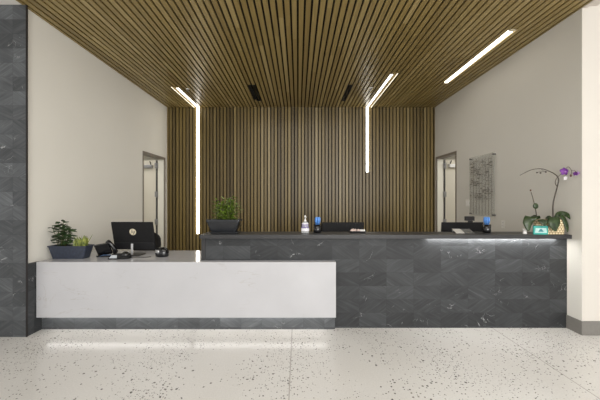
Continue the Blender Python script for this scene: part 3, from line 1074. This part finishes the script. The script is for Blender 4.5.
for j, (x0, x1, mt, lb) in enumerate(((1.91, 2.01, 'paper', 'pale leaflet lying on the counter before the right-hand monitor'), (2.016, 2.125, 'paper_g', 'dark grey leaflet lying beside the pale leaflet'))):
    m = MB()
    # a folded leaflet leaning up a little towards its far edge
    for dz in (0.0, 0.004):
        m.hexa([Vector(v) for v in ((x0 - 0.03, 3.56, HZ + 0.001 + dz), (x1 - 0.03, 3.56, HZ + 0.001 + dz), (x1, 3.72, HZ + 0.030 + dz * 2), (x0, 3.72, HZ + 0.030 + dz * 2),
                                    (x0 - 0.03, 3.56, HZ + 0.003 + dz), (x1 - 0.03, 3.56, HZ + 0.003 + dz), (x1, 3.72, HZ + 0.033 + dz * 2), (x0, 3.72, HZ + 0.033 + dz * 2))])
    m.box(x0 + 0.004, x1 - 0.004, 3.715, 3.72, HZ + 0.0005, HZ + 0.030)
    tag(m.build('leaflet', M[mt]), lb, 'leaflet')

# webcam on the right monitor
w0 = W(469.5, 220.6, 4.20)
T = thing('webcam', 'small black webcam on top of the right-hand monitor', 'webcam', w0)
mx = Matrix.Translation(w0)
m = MB().rbox(-0.064, 0.064, -0.02, 0.02, 0.0, 0.06, 0.008, mx)
bd = m.build('housing', M['black'], T)
MB().lathe(0, 0, [(0.02, 0), (0.02, 0.006), (0.012, 0.008)], 18, mx=mx @ Matrix.Translation((0, 0.02, 0.033)) @ Matrix.Rotation(R(-90), 4, 'X')).build('lens', M['screen'], bd)
MB().box(-0.045, 0.045, -0.0225, -0.0205, 0.012, 0.05, mx).build('rear_plate', M['bronze'], bd, bevel=0.001)
MB().box(-0.03, 0.03, -0.03, -0.012, -0.03, -0.001, mx).build('clip', M['black'], T)

# ------------------------------------------------------------------ orchid
YO = 3.495
base = W(549, 234.5, YO + 0.008)
base.z = HZ
T = thing('orchid', 'orchid with purple and white flowers in a woven basket at right end of counter', 'plant', base)
mx = Matrix.Translation(base)
m = MB()
o = lambda w_, d_: rr(-w_ / 2, w_ / 2, -d_ / 2, d_ / 2, 0.03)
m.loft([(o(0.315, 0.08), 0.001), (o(0.328, 0.086), 0.09), (o(0.328, 0.086), 0.172), (o(0.308, 0.066), 0.172), (o(0.30, 0.06), 0.14)], mx)
m.build('basket', M['wicker'], T)
MB().box(-0.145, 0.145, -0.03, 0.03, 0.12, 0.145, mx).build('soil', M['soil'], T)


def P(px_, py__, dy=0.0):
    # the plant leans out a little where the side wall is close
    y = YO + dy
    if px_ > 556:
        y = min(y, F * (XR - 0.042) / (px_ - VX))
    return W(px_, py__, y)




def smooth(pts, n=5):
    out = []
    for i in range(len(pts) - 1):
        p0, p1, p2, p3 = pts[max(i - 1, 0)], pts[i], pts[i + 1], pts[min(i + 2, len(pts) - 1)]
        for k in range(n):
            t = k / n
            out.append(0.5 * ((2 * p1) + (p2 - p0) * t + (2 * p0 - 5 * p1 + 4 * p2 - p3) * t * t + (3 * p1 - p0 - 3 * p2 + p3) * t ** 3))
    out.append(pts[-1])
    return out


def stem(pts, r0, r1_):
    q = smooth([P(*p) for p in pts])
    n = len(q) - 1
    return MB().tube(q, [r0 + (r1_ - r0) * i / n for i in range(n + 1)], 8)


s1 = stem([(553.3, 221), (553, 206), (554.8, 196), (557.2, 187), (558.6, 180), (556.5, 175.5), (550, 171.5), (541, 168.8), (531, 170), (520, 175.3)], 0.0085, 0.0028)
o1 = s1.build('stem', M['ostem'], T)
m = stem([(557.3, 187, -0.01), (555.2, 183, -0.01), (556.5, 178.5, -0.01), (561, 174, -0.02), (566, 168.5, -0.03), (568.5, 167, -0.03), (571.3, 170.5, -0.03), (571, 175, -0.03)], 0.004, 0.0022)
m.tube(smooth([P(571.2, 170.5, -0.03), P(574.5, 170.6, -0.03), P(577, 173, -0.03)]), 0.0022, 6)
o2 = m.build('flower_branch', M['ostem'], T)
m = stem([(541, 168.8), (543, 170.5), (546.5, 172.5)], 0.002, 0.0015)
for a, b_ in ((537, 172.6), (540.5, 173), (545.8, 172)):
    m.ball(P(a, b_), 0.010, 8, 6, (1.2, 0.8, 0.8))
m.tube([P(537, 172.6), P(540, 171.6), P(546, 171.2)], 0.002, 6)
m.build('bud_twig', M['ostem'], T)
m = stem([(536.5, 222), (536.3, 214), (534.6, 205), (532.8, 198), (531, 192)], 0.006, 0.004)
o3 = m.build('stem', M['ostem'], T)
m = MB()
m.ball(P(530.6, 190.3), 0.011, 10, 7, (0.8, 0.8, 1.1))
m.build('bud', M['bud'], o3)
m = MB()
m.ball(P(535.6, 206, -0.012), 0.034, 14, 8, (0.95, 0.35, 1.0))
m.build('leaflet', M['orchid_leaf'], o3)


def oleaf(name, pts, widths, side, fold=0.12):
    q = smooth([P(*p) for p in pts], 4)
    n = len(q) - 1
    ws = []
    for i in range(n + 1):
        t = i / n * (len(widths) - 1)
        a = int(min(t, len(widths) - 2))
        ws.append(widths[a] + (widths[a + 1] - widths[a]) * (t - a))
    m = MB()
    m.blade(q, ws, side, fold)
    return m.build(name, M['orchid_leaf'], T, solid=0.003)


# left cluster
oleaf('leaf', [(538, 219, 0.0), (535, 216.5, -0.02), (530.5, 217.5, -0.04), (528.2, 223.5, -0.055), (528.6, 231, -0.06)], [0.05, 0.085, 0.105, 0.10, 0.02], (1, -0.15, 0.1))
oleaf('leaf', [(537, 219, 0.02), (534, 217, 0.05), (529, 221, 0.08), (527.5, 227, 0.09)], [0.03, 0.07, 0.09, 0.01], (0.6, 0.3, 0.5))
oleaf('leaf', [(539, 220, 0), (542, 219, -0.05), (544, 221, -0.085), (544.5, 225.8, -0.1)], [0.04, 0.10, 0.12, 0.02], (1, 0, 0), 0.1)
# right cluster
oleaf('leaf', [(553.5, 219, -0.02), (554.5, 217, -0.05), (555, 221, -0.085), (555.3, 226, -0.095), (556, 231.5, -0.09)], [0.04, 0.105, 0.14, 0.12, 0.01], (1, 0, 0), 0.1)
oleaf('leaf', [(554, 220, 0), (557.5, 214.5, -0.01), (562.5, 212.8, -0.01), (567, 215, -0.02), (570, 219.3, -0.02)], [0.02, 0.042, 0.05, 0.046, 0.005], (0.1, 0.5, 1))
oleaf('leaf', [(555, 220, -0.01), (560, 215.8, -0.03), (564.5, 219, -0.04), (567.3, 226, -0.05), (567.8, 232.2, -0.05)], [0.02, 0.05, 0.06, 0.055, 0.01], (1, 0.2, 0.5))
oleaf('leaf', [(552, 220, 0.02), (549, 217.5, 0.04), (546, 219.5, 0.06), (544.5, 223.5, 0.07)], [0.03, 0.06, 0.07, 0.01], (0.6, 0.4, 0.5))


def flower(px_, py__, dy, size, material, face, throat):
    c = P(px_, py__, dy)
    f = Vector(face).normalized()
    u = f.cross(Vector((0, 0, 1))).normalized()
    v = u.cross(f).normalized()
    m = MB()
    for k in range(5):
        a = R(90 + 72 * k)
        d = u * math.cos(a) + v * math.sin(a)
        sd = f.cross(d)
        wd = size * (1.0 if k in (1, 4) else 0.72)
        m.blade([c + d * size * q - f * size * 0.25 * q * q for q in (0.02, 0.3, 0.6, 0.85, 1.0)], [wd * 0.25, wd * 0.75, wd, wd * 0.75, wd * 0.15], sd, 0.06)
    fl = m.build('flower', M[material], T, solid=0.0015)
    m = MB()
    m.ball(c + f * size * 0.12 - v * size * 0.1, size * 0.24, 10, 7)
    m.build('throat', M[throat], fl)


flower(564.8, 171.3, -0.05, 0.047, 'purple', (-0.15, -1, 0.1), 'purple_l')
flower(566.0, 178.2, -0.045, 0.027, 'white_petal', (0.1, -1, -0.3), 'white_petal')
flower(575.6, 173.6, -0.04, 0.024, 'purple', (-0.8, -1, 0.0), 'purple')
flower(578.6, 172.8, -0.035, 0.030, 'purple_l', (0.9, -0.8, 0.1), 'purple_l')
m = MB()
m.ball(P(570.8, 175.6, -0.03), 0.013, 10, 7, (0.8, 0.8, 1.2))
m.build('bud', M['bud'], o2)

# teal box and white figurine before the basket
b0 = W(539.3, 234.6, 3.462)
b0.z = HZ
T = thing('tissue_box', 'small teal box with pale printed front beside the orchid basket', 'box', b0)
mx = Matrix.Translation(b0) @ Matrix.Rotation(R(-3), 4, 'Z')
m = MB().box(-0.080, 0.080, -0.025, -0.008, 0.001, 0.102, mx)
bd = m.build('carton', M['teal'], T, bevel=0.003)
m = MB()
m.hexa([mx @ Vector(v) for v in ((-0.066, -0.0258, 0.022), (0.066, -0.0258, 0.022), (0.058, -0.0258, 0.076), (-0.058, -0.0258, 0.076), (-0.066, -0.0252, 0.022), (0.066, -0.0252, 0.022), (0.058, -0.0252, 0.076), (-0.058, -0.0252, 0.076))])
pr = m.build('printed_panel', M['palecard'], bd)
m = MB()
m.hexa([mx @ Vector(v) for v in ((-0.03, -0.0262, 0.034), (0.03, -0.0262, 0.034), (0.008, -0.0262, 0.066), (-0.01, -0.0262, 0.066), (-0.03, -0.0259, 0.034), (0.03, -0.0259, 0.034), (0.008, -0.0259, 0.066), (-0.01, -0.0259, 0.066))])
m.build('print', M['tealdark'], pr)
b0 = W(524.8, 234.6, 3.50)
b0.z = HZ
T = thing('figurine', 'tiny white figurine on the counter left of the teal box', 'figurine', b0)
mx = Matrix.Translation(b0)
m = MB()
m.lathe(0, 0, [(0.018, 0.001), (0.022, 0.006), (0.019, 0.03), (0.013, 0.042), (0.010, 0.046)], 16, 1.1, 0.8, mx)
for s in (-1, 1):
    m.tube([mx @ Vector(v) for v in ((s * 0.012, 0, 0.04), (s * 0.022, -0.006, 0.05), (s * 0.026, -0.008, 0.066))], [0.007, 0.006, 0.005], 8)
bd = m.build('figure_body', M['white'], T)
MB().ball(mx @ Vector((-0.002, 0, 0.056)), 0.014, 12, 8).build('head', M['white'], T)

# ------------------------------------------------------------------ right wall: art panel and plates
AY0, AY1, AZ0, AZ1 = 4.755, 5.41, 1.24, 2.23
T = thing('wall_art', 'clear wall panel of thin wires and dark dashes on right wall', 'wall art', (XR, (AY0 + AY1) / 2, AZ0))
XA = XR - 0.035
MB().box(XA, XA + 0.006, AY0 - 0.02, AY1 + 0.02, AZ0 - 0.02, AZ1 + 0.02).build('panel', M['acrylic'], T)
for y in (AY0 + 0.01, AY1 - 0.01):
    for z in (AZ0 + 0.01, AZ1 - 0.01):
        MB().tube([(XA - 0.012, y, z), (XR - 0.0005, y, z)], 0.011, 12).build('standoff', M['dsteel'], T)
r2 = random.Random(9)
ys = [AY0 + 0.035 + i * (AY1 - AY0 - 0.07) / 7 for i in range(8)]
for y in ys:
    MB().tube([(XA - 0.006, y, AZ0 + 0.005), (XA - 0.006, y, AZ1 - 0.03)], 0.0022, 6).build('wire', M['wire'], T)
m = MB()
nr = 23
for r_ in range(nr):
    z = AZ0 + 0.27 + (AZ1 - AZ0 - 0.34) * r_ / (nr - 1)
    y = AY0 + 0.02 + r2.uniform(0, 0.03)
    while y < AY1 - 0.03:
        ln = r2.choice((0.03, 0.05, 0.07, 0.1))
        if r2.random() < 0.5:
            t = r2.choice((0.004, 0.004, 0.008, 0.012))
            m.box(XA - 0.011, XA - 0.005, y, min(y + ln, AY1 - 0.02), z - t, z + t * 0.6)
        y += ln + r2.uniform(0.012, 0.04)
m.build('dash_pattern', M['mosaic'], T)['kind'] = 'stuff'

sw = thing('light_switch', 'white switch plate on right wall between the door and the wall art', 'switch', (XR, 5.54, 1.435))
MB().box(XR - 0.007, XR - 0.0005, 5.48, 5.60, 1.372, 1.498).build('plate', M['plate'], sw, bevel=0.003)
for y in (5.512, 5.568):
    MB().box(XR - 0.011, XR - 0.0075, y - 0.017, y + 0.017, 1.40, 1.47).build('rocker', M['white'], sw, bevel=0.002)
sw = thing('wall_socket', 'white wall socket low on right wall left of the orchid', 'socket', (XR, 4.58, 1.12))
MB().box(XR - 0.007, XR - 0.0005, 4.543, 4.617, 1.06, 1.18).build('plate', M['plate'], sw, bevel=0.003)
for z in (1.095, 1.145):
    f_ = MB().box(XR - 0.010, XR - 0.0075, 4.563, 4.597, z - 0.018, z + 0.018).build('outlet', M['white'], sw, bevel=0.002)
    MB().box(XR - 0.0108, XR - 0.0102, 4.570, 4.574, z - 0.008, z + 0.008).box(XR - 0.0108, XR - 0.0102, 4.586, 4.590, z - 0.008, z + 0.008).build('slot', M['slotdark'], f_)

# ------------------------------------------------------------------ light
wd = bpy.data.worlds.new('daylight')
bpy.context.scene.world = wd
wd.use_nodes = True
bg = wd.node_tree.nodes['Background']
bg.inputs[0].default_value = (1.0, 0.988, 0.97, 1)
bg.inputs[1].default_value = 1.0


def area(name, loc, target, sx, sy, power, col=(1, 0.985, 0.965)):
    d = bpy.data.lights.new(name, 'AREA')
    d.shape = 'RECTANGLE'
    d.size, d.size_y, d.energy, d.color = sx, sy, power, col
    o = bpy.data.objects.new(name, d)
    C.objects.link(o)
    o.location = loc
    o.rotation_euler = (Vector(target) - Vector(loc)).to_track_quat('-Z', 'Y').to_euler()
    return o


area('window_light', (2.2, -4.2, 2.2), (-0.4, 4.5, 1.2), 5.0, 2.6, 330)
area('lobby_fill', (0.0, 1.0, 3.4), (0.0, 1.6, 0.0), 4.5, 2.0, 55)  # added fill without a fixture, lifts the floor
area('room_fill', (0.2, 5.1, 3.5), (0.2, 5.1, 0), 3.0, 1.2, 24)  # unseen fill added to brighten the back of the room
area('corridor_light_left', (XL - 1.0, 5.9, 2.7), (XL - 1.0, 5.95, 0), 1.0, 1.0, 14)
area('corridor_light_right', (XR + 1.0, 5.9, 2.7), (XR + 1.0, 5.95, 0), 1.0, 1.0, 18)

# ------------------------------------------------------------------ camera
cd = bpy.data.cameras.new('camera')
cam = bpy.data.objects.new('camera', cd)
C.objects.link(cam)
cam.location = (0, 0, CZ)
cam.rotation_euler = (R(90), 0, 0)
cd.sensor_width = 36.0
cd.lens = 36.0 * F / 600.0
cd.shift_x = (300.0 - VX) / 600.0
cd.clip_start = 0.05
bpy.context.scene.camera = cam
vs = bpy.context.scene.view_settings
vs.view_transform = 'Standard'
vs.look = 'None'
vs.exposure = 0.0
